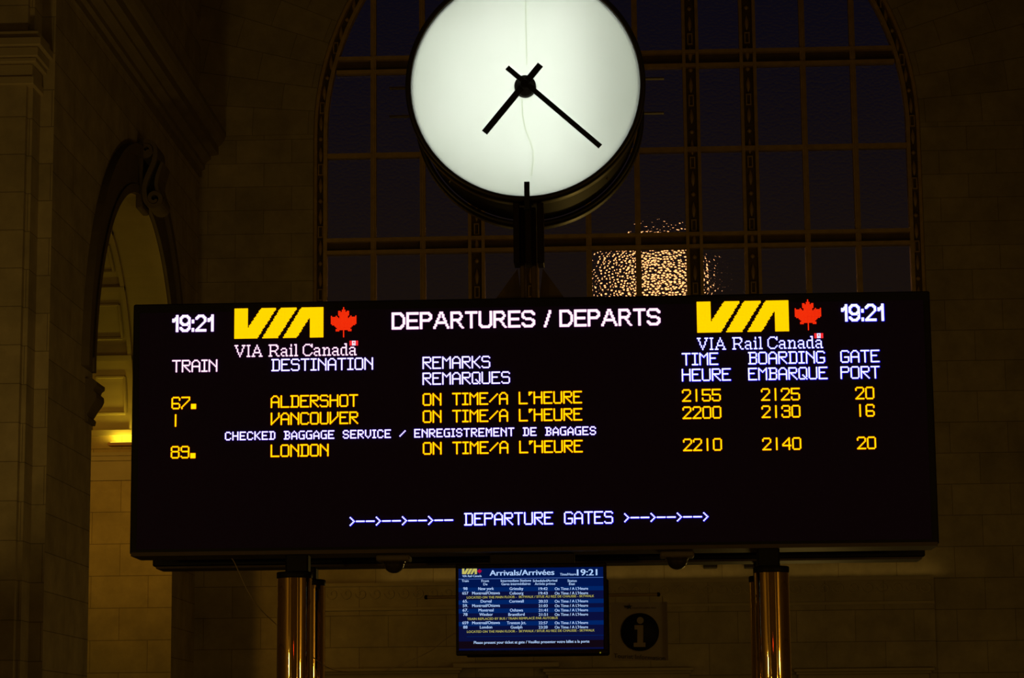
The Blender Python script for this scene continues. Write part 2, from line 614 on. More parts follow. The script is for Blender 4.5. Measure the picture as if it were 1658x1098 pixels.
# near pier at the left edge
b = MB()
x60, x52 = at(61, 300, Y0).x, at(53, 300, Y0).x
Yp = Y0 - .45
b.quad((x60, Y0, 0), (XL, Y0, 0), (XL, Y0, ZTOP), (x60, Y0, ZTOP))
b.quad((x52 - .3, Y0 + .25, 0), (x60, Y0 + .25, 0), (x60, Y0 + .25, ZTOP), (x52 - .3, Y0 + .25, ZTOP))
b.quad((x60, Y0, 0), (x60, Y0 + .25, 0), (x60, Y0 + .25, ZTOP), (x60, Y0, ZTOP))
xq = at(50, 300, Yp).x
xq2 = at(39, 300, Yp - .12).x
b.box(XL - 9, xq, Yp, Y0 + .3, 0, ZTOP)
b.box(XL - 9, xq2, Yp - .12, Yp, 0, ZTOP)
tag(b.build('wall_pier', M_pier), kind='structure')
b = MB()
for (ya, yb_, pr) in ((142, 128, .05), (128, 108, .02), (108, 100, .10), (100, 84, .14), (84, 70, .20), (70, 58, .14)):
    z0, z1 = at(20, ya, Yp).z, at(20, yb_, Yp).z
    b.box(XL - 9, xq + pr * .8, Yp - .12 - pr, Y0 + .1, z0, z1, bevel=.015)
tag(b.build('trim_10', M_plain), kind='structure')

# rest of the shell: floor, other walls, vault
YF = -14.0
tag(MB().box(XL - 9, XR + 9, YF, YB + 1, -.2, 0).build('floor', M_floor), kind='structure')
M_plainwall = stone('ashlar_hall', 'yz', 0.525, 1.2)
tag(MB().box(XR, XR + .5, YF, YB + .5, 0, ZTOP).build('wall_right', M_plainwall), kind='structure')
tag(MB().box(XL - 1.7, XL - 1.3, YF, Yp - .3, 0, ZTOP).build('wall_left_near', M_plainwall), kind='structure')
tag(MB().box(XL - 9, XR + .5, YF - .5, YF, 0, ZTOP).build('wall_front', stone('ashlar_front', 'xz', .525, 1.2)), kind='structure')
b = MB()
cxv = (XL + XR) / 2
rv = (XR - XL) / 2
b.loft([[(cxv - (rv + 5) * cos(pi * i / 24), yy, ZTOP - 1 + 6 * sin(pi * i / 24)) for i in range(25)] for yy in (YF - .5, YB + .6)], closed=False)
b.quad((XL - 9, YF, ZTOP), (XL, YF, ZTOP), (XL, YB, ZTOP), (XL - 9, YB, ZTOP))
tag(b.build('ceiling', M_ceil, recalc=False), kind='structure')

# ------------------------------------------------------------------ the great window
M_wplate = mat('window_back_plate', (.15, .095, .03), .55, .15, .4, .4, 6)
win = thing('window_1', (XC, YB + .3, ZSILL), 'great arched window with bronze mullions and dark night panes', 'window')
win['kind'] = 'structure'
YW0, YW1, YG = YB + .18, YB + .34, YB + .30
BW = .225                      # ornamented border band
RI = RW - BW


def zarch(x, r):
    d = r * r - (x - XC) ** 2
    return ZS + sqrt(max(d, 0))


def offset_path(r):
    pts = [(XC - r, ZSILL)] + arch_pts(XC, ZS, r, 64) + [(XC + r, ZSILL)]
    return pts


def band(b, r0, r1, y0, y1, m=0):
    P, Q = offset_path(r0), offset_path(r1)
    b.loft([[(x, y0, z), (xx, y0, zz), (xx, y1, zz), (x, y1, z)] for (x, z), (xx, zz) in zip(P, Q)], m, cap=True)


def stud(b, x, y, z, sx, sz, kind):
    if kind == 0:                                     # long drop
        n = 8
        prof = [(0.05, -1), (.55, -.75), (.9, -.35), (1, 0), (.75, .4), (.4, .75), (.05, 1)]
        b.loft([[(x + sx * r * cos(2 * pi * i / n), y + .04 * r * sin(2 * pi * i / n), z + sz * t) for i in range(n)] for r, t in prof], cap=True, smooth=True)
    else:                                             # flat square boss with a hollow
        t = sx * .42
        b.box(x - sx, x - sx + t, y - .03, y + .03, z - sz, z + sz)
        b.box(x + sx - t, x + sx, y - .03, y + .03, z - sz, z + sz)
        b.box(x - sx + t, x + sx - t, y - .03, y + .03, z + sz - t, z + sz)
        b.box(x - sx + t, x + sx - t, y - .03, y + .03, z - sz, z - sz + t)


def ornaments(b, path, y, pitch=.30):
    i = 0
    for (xa, za), (xb, zb) in zip(path, path[1:]):
        pass
    # walk the path
    d, acc, k = 0, 0, 0
    seglen = [math.hypot(b_[0] - a_[0], b_[1] - a_[1]) for a_, b_ in zip(path, path[1:])]
    total = sum(seglen)
    s = pitch * .5
    while s < total:
        r, j = s, 0
        while r > seglen[j]:
            r -= seglen[j]
            j += 1
        t = r / max(seglen[j], 1e-6)
        x = path[j][0] + (path[j + 1][0] - path[j][0]) * t
        z = path[j][1] + (path[j + 1][1] - path[j][1]) * t
        kk = k % 4
        if kk in (0, 2):
            stud(b, x, y, z, .045, .15, 0)
        elif kk == 1:
            stud(b, x, y, z, .05, .05, 0)
        else:
            stud(b, x, y, z, .05, .11, 1)
        s += pitch
        k += 1


fr = MB()
band(fr, RW + .02, RW - .055, YW0 - .06, YW1)
band(fr, RI + .05, RI - .02, YW0 - .04, YW1)
band(fr, RW, RI, YW1 - .06, YW1, 1)
fr.box(XC - RW, XC + RW, YW0 - .06, YW1, ZSILL, ZSILL + .16)
fro = fr.build('window_frame', [M_bronze, M_wplate], win)
orn = MB()
ornaments(orn, offset_path((RW + RI) / 2), YW1 - .08)
orn.build('ornament', M_bronze, fro)

thin = [at(x, 300, YB).x for x in (603, 683, 952, 1032, 1307, 1389)]
wide = [at(x, 300, YB).x for x in (770, 857, 1123, 1217)]
mu = MB()
for x in thin:
    mu.box(x - .052, x + .052, YW0, YW1, ZSILL, zarch(x, RI) + .02)
    mu.box(x - .018, x + .018, YW0 - .024, YW0 + .01, ZSILL, zarch(x, RI) + .02)
mo = MB()
for x in wide:
    zt = zarch(x, RI) + .02
    for s_ in (-1, 1):
        mu.box(x + s_ * .125 - .03, x + s_ * .125 + .03, YW0 - .05, YW1, ZSILL, zt)
    mu.box(x - .11, x + .11, YW1 - .06, YW1, ZSILL, zt, 1)
    ornaments(mo, [(x, ZSILL), (x, zt)], YW1 - .08)
muo = mu.build('mullion', [M_bronze, M_wplate], win)
mo.build('ornament', M_bronze, muo)
tr = MB()
tb = MB()
hz = []
for (ya, yb_) in ((82, 104), (378, 398), (-214, -192), (670, 690)):
    za, zb = at(998, ya, YB).z, at(998, yb_, YB).z
    hw = sqrt(max(RI * RI - max(za - ZS, 0) ** 2, 0)) + .02
    for z in (za, zb):
        tr.box(XC - hw, XC + hw, YW0 - .03, YW1, z - .035, z + .035)
    tr.box(XC - hw, XC + hw, YW1 - .066, YW1 - .004, zb, za, 1)
for yy in (240, -70, 530):
    z = at(998, yy, YB).z
    hw = sqrt(max(RI * RI - max(z - ZS, 0) ** 2, 0)) + .02
    tr.box(XC - hw, XC + hw, YW0 - .006, YW1, z - .045, z + .045)
tr.build('transom', [M_bronze, M_wplate], win)


def glass(name, tint, bump, dist, scale):
    m = bpy.data.materials.new(name)
    m.use_nodes = True
    nt = m.node_tree
    p = nt.nodes['Principled BSDF']
    p.inputs['Base Color'].default_value = (*tint, 1)
    p.inputs['Roughness'].default_value = 0.0
    p.inputs['IOR'].default_value = 1.45
    p.inputs['Transmission Weight'].default_value = 1.0
    if bump > 0:
        tc = nt.nodes.new('ShaderNodeTexCoord')
        mp = nt.nodes.new('ShaderNodeMapping')
        mp.inputs['Scale'].default_value = (scale, scale * .02, scale * 1.25)
        nt.links.new(tc.outputs['Object'], mp.inputs['Vector'])
        vo = nt.nodes.new('ShaderNodeTexVoronoi')
        vo.feature = 'F1'
        vo.inputs['Scale'].default_value = 1.0
        nt.links.new(mp.outputs[0], vo.inputs['Vector'])
        ad = nt.nodes.new('ShaderNodeMath')          # every cell a little lens
        ad.operation = 'MULTIPLY'
        nt.links.new(vo.outputs['Distance'], ad.inputs[0])
        nt.links.new(vo.outputs['Distance'], ad.inputs[1])
        bp = nt.nodes.new('ShaderNodeBump')
        bp.inputs['Strength'].default_value = bump
        bp.inputs['Distance'].default_value = dist
        nt.links.new(ad.outputs[0], bp.inputs['Height'])
        nt.links.new(bp.outputs['Normal'], p.inputs['Normal'])
    return m


M_gl_flat = glass('clear_pane_back', (.8, .8, .85), 0, 0, 1)
M_gl_weak = glass('rippled_pane', (.8, .8, .85), 1.0, .0039, 15)
M_gl_strong = glass('hammered_pane', (1, .97, .9), 1.0, .0108, 15)


def slab(b, pts, y0, y1):
    n = len(pts)
    a = [(x, y0, z) for x, z in pts]
    c = [(x, y1, z) for x, z in pts]
    b.add(a, [tuple(range(n))[::-1]], 0)
    b.add(c, [tuple(range(n))], 1)
    for i in range(n):
        j = (i + 1) % n
        b.quad(a[i], a[j], c[j], c[i], 1)


zt2 = at(998, 398, YB).z - .035
zb2 = at(998, 530, YB).z + .04
hx = [(thin[2] + .045, thin[3] - .045), (thin[3] + .045, wide[2] - .155)]
XA, XB_ = hx[0][0] - .02, hx[1][1] + .02
g = MB()
full = offset_path(RI + .03)
rest_l = [p for p in full if p[0] <= XC]
# panes as bays: each bay between two uprights; the two lower centre lights are hammered glass
ups = sorted([XC - RI] + thin + wide + [XC + RI])
for x0, x1 in zip(ups, ups[1:]):
    top = [(x0, zarch(x0, RI) + .02)] + [(x0 + (x1 - x0) * k / 6, zarch(x0 + (x1 - x0) * k / 6, RI) + .02) for k in range(1, 6)] + [(x1, zarch(x1, RI) + .02)]
    lo = ZSILL
    mid = (x0 + x1) / 2
    if XA < mid < XB_:
        slab(g, [(x0, zt2 + .03)] + top + [(x1, zt2 + .03)], YG, YG + .012)
        slab(g, [(x0, ZSILL)] + [(x0, zb2), (x1, zb2)] + [(x1, ZSILL)], YG, YG + .012)
    else:
        slab(g, [(x0, lo)] + top + [(x1, lo)], YG, YG + .012)
g.build('glazing', [M_gl_weak, M_gl_flat], win, recalc=False)
g = MB()
for x0, x1 in hx:
    slab(g, [(x0 - .03, zb2), (x0 - .03, zt2 + .03), (x1 + .03, zt2 + .03), (x1 + .03, zb2)], YG, YG + .012)
tag(g.build('glazing', [M_gl_strong, M_gl_flat], win, recalc=False), 'hammered glass panes glittering with golden light')

# sodium street lamp outside, behind the hammered panes
lp = at(1072, 458, 62.0)
lamp = thing('street_lamp', (lp.x, lp.y, 0), 'golden street lamp outside the window, glittering through the hammered panes', 'street lamp')
b = MB()
b.lathe_z(lp.x, lp.y, [(.0, lp.z - .92), (.65, lp.z - .66), (.92, lp.z), (.65, lp.z + .66), (.0, lp.z + .92)], 24)
b.build('globe', emit('sodium_globe', (1.0, .43, .15), 2.6, True), lamp)
b = MB()
b.lathe_z(lp.x, lp.y, [(.72, lp.z + .72), (.78, lp.z + .76), (.2, lp.z + 1.04), (.0, lp.z + 1.08)], 24)
b.build('cap', M_black, lamp)
b = MB().cyl((lp.x, lp.y, 0), (lp.x, lp.y, lp.z - .86), .12, .09, 16)
b.build('pole', M_black, lamp)

# ------------------------------------------------------------------ departures board
YD = 15.6
DX0, DX1, DZ0, DZ1 = -3.05378, 2.06247, 2.90995, 4.52597
P = mpp(860, 680, YD) * 2.0    # LED pitch


def led_mats(nm, core, halo, cs=1.15, rs=1.0):
    return [emit('led_%s_core' % nm, core, cs), emit('led_%s_halo' % nm, halo, rs)]  # wider coloured disc behind each dot paints the glow around the LED


LED = {
    'yellow': led_mats('yellow', srgb(255, 226, 0), srgb(225, 95, 0)),
    'white': led_mats('white', srgb(255, 246, 255), srgb(150, 90, 190)),
    'pink': led_mats('pink', srgb(255, 240, 246), srgb(165, 80, 150)),
    'violet': led_mats('violet', srgb(252, 246, 255), srgb(75, 35, 200)),
    'blue': led_mats('blue', srgb(248, 248, 255), srgb(25, 15, 240)),
    'logo': led_mats('logo', srgb(255, 222, 0), srgb(255, 180, 0)),
    'red': led_mats('red', srgb(255, 70, 20), srgb(235, 10, 0)),
    'flag': led_mats('flag', srgb(255, 60, 60), srgb(210, 0, 30)),
}
F10 = {
    'A': '..###..|.#...#.|#.....#|#.....#|#.....#|#######|#.....#|#.....#|#.....#|#.....#',
    'B': '######.|.#....#|.#....#|.#....#|.#####.|.#....#|.#....#|.#....#|.#....#|######.',
    'C': '.#####.|#.....#|#......|#......|#......|#......|#......|#......|#.....#|.#####.',
    'D': '######.|.#....#|.#....#|.#....#|.#....#|.#....#|.#....#|.#....#|.#....#|######.',
    'E': '#######|#......|#......|#......|#####..|#......|#......|#......|#......|#######',
    'G': '.#####.|#.....#|#......|#......|#......|#..####|#.....#|#.....#|#.....#|.#####.',
    'H': '#.....#|#.....#|#.....#|#.....#|#######|#.....#|#.....#|#.....#|#.....#|#.....#',
    'I': '#####|..#..|..#..|..#..|..#..|..#..|..#..|..#..|..#..|#####',
    'K': '#.....#|#....#.|#...#..|#..#...|###....|#.#....|#..#...|#...#..|#....#.|#.....#',
    'L': '#......|#......|#......|#......|#......|#......|#......|#......|#......|#######',
    'M': '#.....#|##...##|#.#.#.#|#..#..#|#.....#|#.....#|#.....#|#.....#|#.....#|#.....#',
    'N': '#.....#|##....#|#.#...#|#..#..#|#...#.#|#....##|#.....#|#.....#|#.....#|#.....#',
    'O': '.#####.|#.....#|#.....#|#.....#|#.....#|#.....#|#.....#|#.....#|#.....#|.#####.',
    'P': '######.|#.....#|#.....#|#.....#|######.|#......|#......|#......|#......|#......',
    'Q': '.#####.|#.....#|#.....#|#.....#|#.....#|#.....#|#..#..#|#...#.#|#....#.|.####.#',
    'R': '######.|#.....#|#.....#|#.....#|######.|#.#....|#..#...|#...#..|#....#.|#.....#',
    'S': '.#####.|#.....#|#......|#......|.#####.|......#|......#|......#|#.....#|.#####.',
    'T': '#######|...#...|...#...|...#...|...#...|...#...|...#...|...#...|...#...|...#...',
    'U': '#.....#|#.....#|#.....#|#.....#|#.....#|#.....#|#.....#|#.....#|#.....#|.#####.',
    'V': '#.....#|#.....#|#.....#|#.....#|#....#.|#...#..|#..#...|#.#....|##.....|#......',
    '/': '.......|......#|.....#.|....#..|...#...|..#....|.#.....|#......|.......|.......',
    "'": '###|##.|#..|...|...|...|...|...|...|...',
    '.': '....|....|....|....|....|....|####|####|####|####',
    '0': '.#####.|#.....#|#.....#|#.....#|#.....#|#.....#|#.....#|#.....#|#.....#|.#####.',
    '1': '...#...|...#...|...#...|...#...|...#...|...#...|...#...|...#...|...#...|...#...',
    '2': '.#####.|#.....#|#.....#|......#|.....#.|....#..|...#...|..#....|.#.....|#######',
    '3': '.#####.|#.....#|#.....#|......#|..####.|......#|......#|#.....#|#.....#|.#####.',
    '4': '.....#.|....##.|...#.#.|..#..#.|.#...#.|#....#.|#######|.....#.|.....#.|.....#.',
    '5': '#######|#......|#......|#......|######.|......#|......#|#.....#|#.....#|.#####.',
    '6': '.#####.|#.....#|#.....#|#......|#......|######.|#.....#|#.....#|#.....#|.#####.',
    '7': '#######|......#|......#|.....#.|....#..|...#...|..#....|.#.....|#......|#......',
    '8': '.#####.|#.....#|#.....#|#.....#|.#####.|#.....#|#.....#|#.....#|#.....#|.#####.',
    '9': '.#####.|#.....#|#.....#|#.....#|.######|......#|......#|......#|#.....#|.#####.',
    '>': '....|....|#...|.#..|..#.|...#|..#.|.#..|#...|....',
    '-': '.......|.......|.......|.......|.......|#######|.......|.......|.......|.......',
    ' ': '.......|' * 9 + '.......',
}
F7 = {
    'A': '..#..|.#.#.|#...#|#...#|#####|#...#|#...#', 'B': '####.|.#..#|.#..#|.###.|.#..#|.#..#|####.',
    'C': '.###.|#...#|#....|#....|#....|#...#|.###.', 'D': '####.|.#..#|.#..#|.#..#|.#..#|.#..#|####.',
    'E': '#####|#....|#....|####.|#....|#....|#####', 'G': '.####|#....|#....|#..##|#...#|#...#|.####',
    'H': '#...#|#...#|#...#|#####|#...#|#...#|#...#', 'I': '###|.#.|.#.|.#.|.#.|.#.|###',
    'K': '#...#|#..#.|#.#..|##...|#.#..|#..#.|#...#', 'M': '#...#|##.##|#.#.#|#.#.#|#...#|#...#|#...#',
    'N': '#...#|##..#|#.#.#|#..##|#...#|#...#|#...#', 'R': '####.|#...#|#...#|####.|#.#..|#..#.|#...#',
    'S': '.###.|#...#|#....|.###.|....#|#...#|.###.', 'T': '#####|..#..|..#..|..#..|..#..|..#..|..#..',
    'V': '#...#|#...#|#...#|#...#|#...#|.#.#.|..#..', '/': '.....|....#|...#.|..#..|.#...|#....|.....',
    ' ': '.....|.....|.....|.....|.....|.....|.....',
}
F14 = {
    'D': '########...|#########..|##.....###.|##......##.|##.......##|##.......##|##.......##|##.......##|##.......##|##.......##|##......##.|##.....###.|#########..|########...',
    'E': '##########|##########|##........|##........|##........|##........|#########.|#########.|##........|##........|##........|##........|##########|##########',
    'P': '########..|#########.|##.....###|##......##|##......##|##.....###|#########.|########..|##........|##........|##........|##........|##........|##........',
    'A': '.....###.....|.....###.....|....##.##....|....##.##....|....##.##....|...##...##...|...##...##...|..##.....##..|..#########..|..#########..|.##.......##.|.##.......##.|##.........##|##.........##',
    'R': '########...|#########..|##.....##..|##......##.|##......##.|##.....##..|#########..|########...|##...##....|##....##...|##.....##..|##.....##..|##......##.|##.......##',
    'T': '##########|##########|....##....|....##....|....##....|....##....|....##....|....##....|....##....|....##....|....##....|....##....|....##....|....##....',
    'U': '##.......##|##.......##|##.......##|##.......##|##.......##|##.......##|##.......##|##.......##|##.......##|##.......##|##.......##|###.....###|.#########.|..#######..',
    'S': '..#######..|.#########.|##......###|##.......##|##.........|###........|.#######...|...#######.|........###|.........##|##.......##|###.....###|.#########.|..#######..',
    '/': '....##|....##|....##|...##.|...##.|...##.|..##..|..##..|..##..|.##...|.##...|.##...|##....|##....',
    ' ': '.....|' * 13 + '.....',
    '1': '...##|...##|..###|#####|#####|##.##|...##|...##|...##|...##|...##|...##|...##|...##',
    '9': '..#####..|.#######.|###...###|##.....##|##.....##|##.....##|###...###|.########|..#####.#|.......##|##.....##|###...###|.#######.|..#####..',
    ':': '..|..|..|..|##|##|##|..|..|..|..|##|##|##',
    '2': '..#####..|.#######.|###...###|##.....##|.......##|.......##|......##.|.....##..|....##...|...##....|..##.....|.##......|#########|#########',
}
SERIF = {
    'V': '###...###|.#.....#.|.#.....#.|..#...#..|..#...#..|..#...#..|...#.#...|...#.#...|....#....|....#....',
    'I': '###|.#.|.#.|.#.|.#.|.#.|.#.|.#.|.#.|###',
    'A': '....#....|....#....|...#.#...|...#.#...|..#...#..|..#...#..|..#####..|.#.....#.|.#.....#.|###...###',
    'R': '#######..|.#....##.|.#.....#.|.#.....#.|.#....#..|.#####...|.#...#...|.#....#..|.#....#..|###....##',
    'a': '......|......|......|.###..|#...#.|....#.|.####.|#...#.|#...#.|.##.##',
    'i': '.#.|.#.|...|##.|.#.|.#.|.#.|.#.|.#.|###',
    'l': '##.|.#.|.#.|.#.|.#.|.#.|.#.|.#.|.#.|###',
    'C': '..####.#|.#....##|#......#|#.......|#.......|#.......|#.......|#......#|.#....#.|..####..',
    'n': '.......|.......|.......|##.##..|.##..#.|.#...#.|.#...#.|.#...#.|.#...#.|###.###',
    'd': '...##.|....#.|....#.|.####.|#...#.|#...#.|#...#.|#...#.|#...#.|.##.##',
}


def bitmap(text, font, gap=1):
    pts, x = [], 0
    for ch in text:
        rows = font[ch].split('|')
        for r, row in enumerate(rows):
            for c, k in enumerate(row):
                if k == '#':
                    pts.append((x + c, r))
        x += len(rows[0]) + gap
    return pts, x - gap


def leds(b, pts, px, py, pitch, rc=.66, rr=.92, y=YD, ox=0.0, oz=0.0):
    o = at(px, py, y)
    for c, r in pts:
        cx, cz = o.x + (c + .5) * pitch, o.z - (r + .5) * pitch
        n = 8
        b.add([(cx + ox + pitch * rr * cos(-2 * pi * (i + .5) / n), y - .0105, cz + oz + pitch * rr * sin(-2 * pi * (i + .5) / n)) for i in range(n)], [tuple(range(n))], 1)
        b.add([(cx + pitch * rc * cos(-2 * pi * (i + .5) / n), y - .012, cz + pitch * rc * sin(-2 * pi * (i + .5) / n)) for i in range(n)], [tuple(range(n))], 0)


board = thing('departures_board', ((DX0 + DX1) / 2, YD + .18, DZ0), 'long black departures board lit with yellow and white train times', 'departures board')
b = MB()
b.box(DX0, DX1, YD, YD + .36, DZ0, DZ1, bevel=.008)
casing = b.build('casing', M_black, board)
ins_t = at(860, 489, YD).z
ins_b = at(860, 884, YD).z
b = MB().box(DX0 + .045, DX1 - .045, YD - .008, YD + .01, DZ0 + .03, DZ1 - .06)
screen = b.build('screen', M_screen, board)
b = MB().box(DX0 + .01, DX1 - .01, YD - .012, YD + .34, DZ0 - .012, DZ0 + .012)
tag(b.build('bottom_rail', M_rail, board), 'grey bottom rail')


def led_text(name, label, items, mats, pitch=P, rc=.66, rr=.92, ox=0, oz=0):
    tint = 'yellow' if mats is LED['yellow'] else 'bluish white' if mats is LED['blue'] else 'white'
    for text, font, px, py in items:
        b = MB()
        pts, w = bitmap(text, font)
        leds(b, pts, px, py, pitch, rc, rr, ox=ox * pitch, oz=oz * pitch)
        o = b.build(name, mats, screen, recalc=False)
        tag(o, label if len(items) == 1 else '%s lettering reading %s' % (tint, text))


PR = P * 1.012
led_text('clock_digits', 'white digits reading 19:21 at the left', [('19:21', F14, 279.7, 511.0)], LED['white'])
led_text('clock_digits', 'bluish white digits reading 19:21 at the right', [('19:21', F14, 1361.2, 493.4)], LED['blue'], PR, rr=1.0, ox=.3, oz=-.12)
led_text('title_lettering', 'white title reading DEPARTURES / DEPARTS', [('DEPARTURES', F14, 634.5, 506.8), ('/', F14, 880.4, 503), ('DEPARTS', F14, 905.7, 502.4)], LED['pink'])
led_text('heading_lettering', 'white column headings at the left', [('TRAIN', F10, 279.4, 583.8)], LED['pink'])
led_text('heading_lettering', 'white column headings DESTINATION, REMARKS and REMARQUES', [('DESTINATION', F10, 440, 582.0), ('REMARKS', F10, 684.4, 578.5), ('REMARQUES', F10, 684.4, 604.1)], LED['violet'])
led_text('heading_lettering', 'bluish column headings at the right', [('TIME', F10, 1103.6, 572.3), ('HEURE', F10, 1103.6, 598.0), ('BOARDING', F10, 1211, 570.6), ('EMBARQUE', F10, 1211, 596.3), ('GATE', F10, 1360.1, 567.9), ('PORT', F10, 1360.3, 594)], LED['blue'], PR, rr=1.0, ox=.3, oz=-.12)
rows = [
    ('67.', 278.5, 643.4, 'ALDERSHOT', 439, 641.2, 684.7, 637.6, '2155', 1104.2, 631.1, '2125', 1232, 629.5, '20', 1384.4, 627.2),
    ('1', 278, 671.6, 'VANCOUVER', 439, 669, 684.8, 665.3, '2200', 1105, 659.0, '2130', 1232.8, 657.3, '16', 1385, 655.3),
    ('89.', 277.3, 723, 'LONDON', 438.8, 720.6, 685, 716.7, '2210', 1105.9, 710.9, '2140', 1234, 709.5, '20', 1387.2, 707.8),
]
for tr_, a, b_, de, c, d, e, f_, t1, g_, h_, t2, i_, j_, gt, k_, l_ in rows:
    led_text('train_lettering', 'yellow row of the %s train' % de.title(), [(tr_, F10, a, b_), (de, F10, c, d), ("ON TIME/A L'HEURE", F10, e, f_), (t1, F10, g_, h_), (t2, F10, i_, j_), (gt, F10, k_, l_)], LED['yellow'], rc=.64, rr=.90)
led_text('notice_lettering', 'small white baggage notice', [('CHECKED BAGGAGE SERVICE / ENREGISTREMENT DE BAGAGES', F7, 364.8, 699.8)], LED['violet'], rc=.62)
led_text('gate_arrows', 'bluish arrows and the words DEPARTURE GATES', [('>-->-->-->-- DEPARTURE GATES >-->-->-->', F10, 566.6, 833.7)], LED['blue'], P * 1.004, rr=1.05, ox=.2, oz=-.1)


def inside(poly, x, y):
    r = False
    for (x0, y0), (x1, y1) in zip(poly, poly[1:] + poly[:1]):
        if (y0 > y) != (y1 > y) and x < (x1 - x0) * (y - y0) / (y1 - y0) + x0:
            r = not r
    return r


VIA = [
    [(0, 0), (23, 0), (23, 32), (44, 0), (69.2, 0), (37.3, 50), (0, 50)],
    [(75.6, 0), (103, 0), (71, 50), (45.7, 50)],
    [(79.7, 50), (109.8, 0), (146.4, 0), (146.4, 50), (123.6, 50), (123.6, 16.4), (102, 50)],
]
_h = [(748, 72), (762, 100), (772, 115), (780, 150), (798, 160), (800, 128), (835, 128), (832, 185), (818, 205), (822, 240), (845, 210), (860, 198), (872, 215), (925, 215), (938, 198), (948, 215), (930, 240), (945, 290), (940, 315), (855, 385), (872, 430), (868, 442), (815, 442), (800, 415), (762, 415), (762, 538)]
LEAF = [((x - 748) / 9.15, (y - 72) / 9.15) for x, y in _h]
LEAF = LEAF + [(-x, y) for x, y in LEAF[::-1]]


def raster(polys, x0, x1, y0, y1, step=2.0):
    out = []
    for r in range(int(y0 / step), int(math.ceil(y1 / step))):
        for c in range(int(math.floor(x0 / step)), int(math.ceil(x1 / step))):
            if any(inside(p, (c + .5) * step, (r + .5) * step) for p in polys):
                out.append((c, r))
    return out


def serif_line():
    out = []
    for ch, c0 in (('V', 0), ('I', 10), ('A', 14), ('R', 28), ('a', 38), ('i', 45), ('l', 49), ('C', 56), ('a', 65), ('n', 72), ('a', 80), ('d', 87), ('a', 94)):
        pts, w = bitmap(ch, SERIF)
        out += [(c0 + c, r) for c, r in pts]
    return out


def logo(side, lx, ly, fx, fy, sx, sy, gx, gy, pitch, white):
    b = MB()
    leds(b, raster(VIA, 0, 147, 0, 50), lx, ly, pitch, .47, .70)
    o = b.build('logo', LED['logo'], screen, recalc=False)
    tag(o, 'yellow slanted logo lettering at the ' + side)
    b = MB()
    leds(b, [(c, r) for c, r in raster([[(x + 1, y) for x, y in LEAF]], -23, 24, 0, 51)], fx - 1, fy, pitch, .36, .62)
    tag(b.build('maple_leaf', LED['red'], screen, recalc=False), 'red maple leaf at the ' + side)
    b = MB()
    leds(b, serif_line(), sx, sy, pitch, .60, .84)
    tag(b.build('operator_lettering', white, screen, recalc=False), 'white serif operator name at the ' + side)
    b = MB()
    leds(b, [(c, r) for c in (0, 1, 5, 6) for r in range(4)] + [(3, 1)], gx, gy, pitch, .45, .7)
    tag(b.build('flag', LED['flag'], screen, recalc=False), 'tiny red and white flag at the ' + side)
    b = MB()
    leds(b, [(c, r) for c in (2, 3, 4) for r in range(4) if (c, r) != (3, 1)], gx, gy, pitch, .5, .66)
    b.build('flag_field', white, screen, recalc=False)


logo('left', 380.2, 500.3, 556.7, 498.0, 380.2, 559.4, 566.2, 552.3, P, LED['pink'])
logo('right', 1127.8, 489.3, 1307.3, 485.4, 1128.2, 547.6, 1318.2, 540.2, P * 1.017, LED['blue'])

# twin board at the back, seen by its lower edge
YR0, YR1 = 16.36, 16.68
rx0, rx1 = at(247, 908, YR0).x, at(1498, 898, YR0).x
rb = thing('departures_board', ((rx0 + rx1) / 2, 16.5, DZ0), 'second black board mounted behind the lit departures board, its lower edge showing', 'departures board')
b = MB().box(rx0, rx1, YR0, YR1, DZ0 - .02, DZ1 - .02, bevel=.008)
b.build('casing', M_black, rb)
b = MB().box(rx0 + .02, rx1 - .02, YR0 + .02, YR1 - .02, DZ0 - .034, DZ0 - .015)
tag(b.build('bottom_rail', M_rail, rb), 'grey bottom rail')
# the frame that ties both boards together
for (px, py) in ((482, 895), (1243, 890)):
    x = at(px, py, 15.9).x
    for z in (DZ0 + .02, DZ1 - .3):
        MB().box(x - .07, x + .07, 15.965, YR0 + .02, z, z + .14, bevel=.006).build('tie_beam', M_black, rb)

# ------------------------------------------------------------------ brass columns
def column(pxc, pyt, rpx, Y, neck_px, neck_w, label, ncol=(464, 501)):
    c = at(pxc, pyt, Y)
    k = mpp(pxc, pyt, Y)
    r = rpx * k
    t = thing('brass_column', (c.x, Y, 0), label, 'column', 'brass columns under the departures board')
    z1 = c.z
    b = MB()
    b.lathe_z(c.x, Y, [(0, 0), (r * 1.25, 0), (r * 1.25, .08), (r * 1.02, .1), (r, .12)], 40)
    b.build('base', M_dark, t)
    b = MB()
    b.lathe_z(c.x, Y, [(r, .11), (r, z1)], 64)
    b.build('shaft', M_brass, t)
    b = MB()
    b.lathe_z(c.x, Y, [(0, z1 - .005), (r * 1.0, z1 - .005), (r * 1.03, z1 + .002), (r * 1.03, z1 + .031), (r * .98, z1 + .036), (0, z1 + .036)], 48)
    b.build('cap', M_black, t)
    xn = at(neck_px, pyt - 20, Y).x
    w = neck_w * k / 2
    b = MB().box(xn - w, xn + w, Y - .07, Y + .07, z1 + .03, DZ0 + .005 if Y < 16 else DZ0 - .03, bevel=.01)
    b.build('neck', M_black, t)
    return t


column(477, 936, 28, 15.74, 482.5, 37, 'polished brass column under the left of the departures board, in front of its twin')
column(1249, 927, 28, 15.74, 1243.5, 36, 'polished brass column under the right of the departures board, in front of its twin')
column(500, 948, 26.5, 16.52, 496, 35, 'brass column half hidden behind the front left column')
column(1239, 942, 26, 16.52, 1237, 34, 'brass column almost hidden behind the front right column')

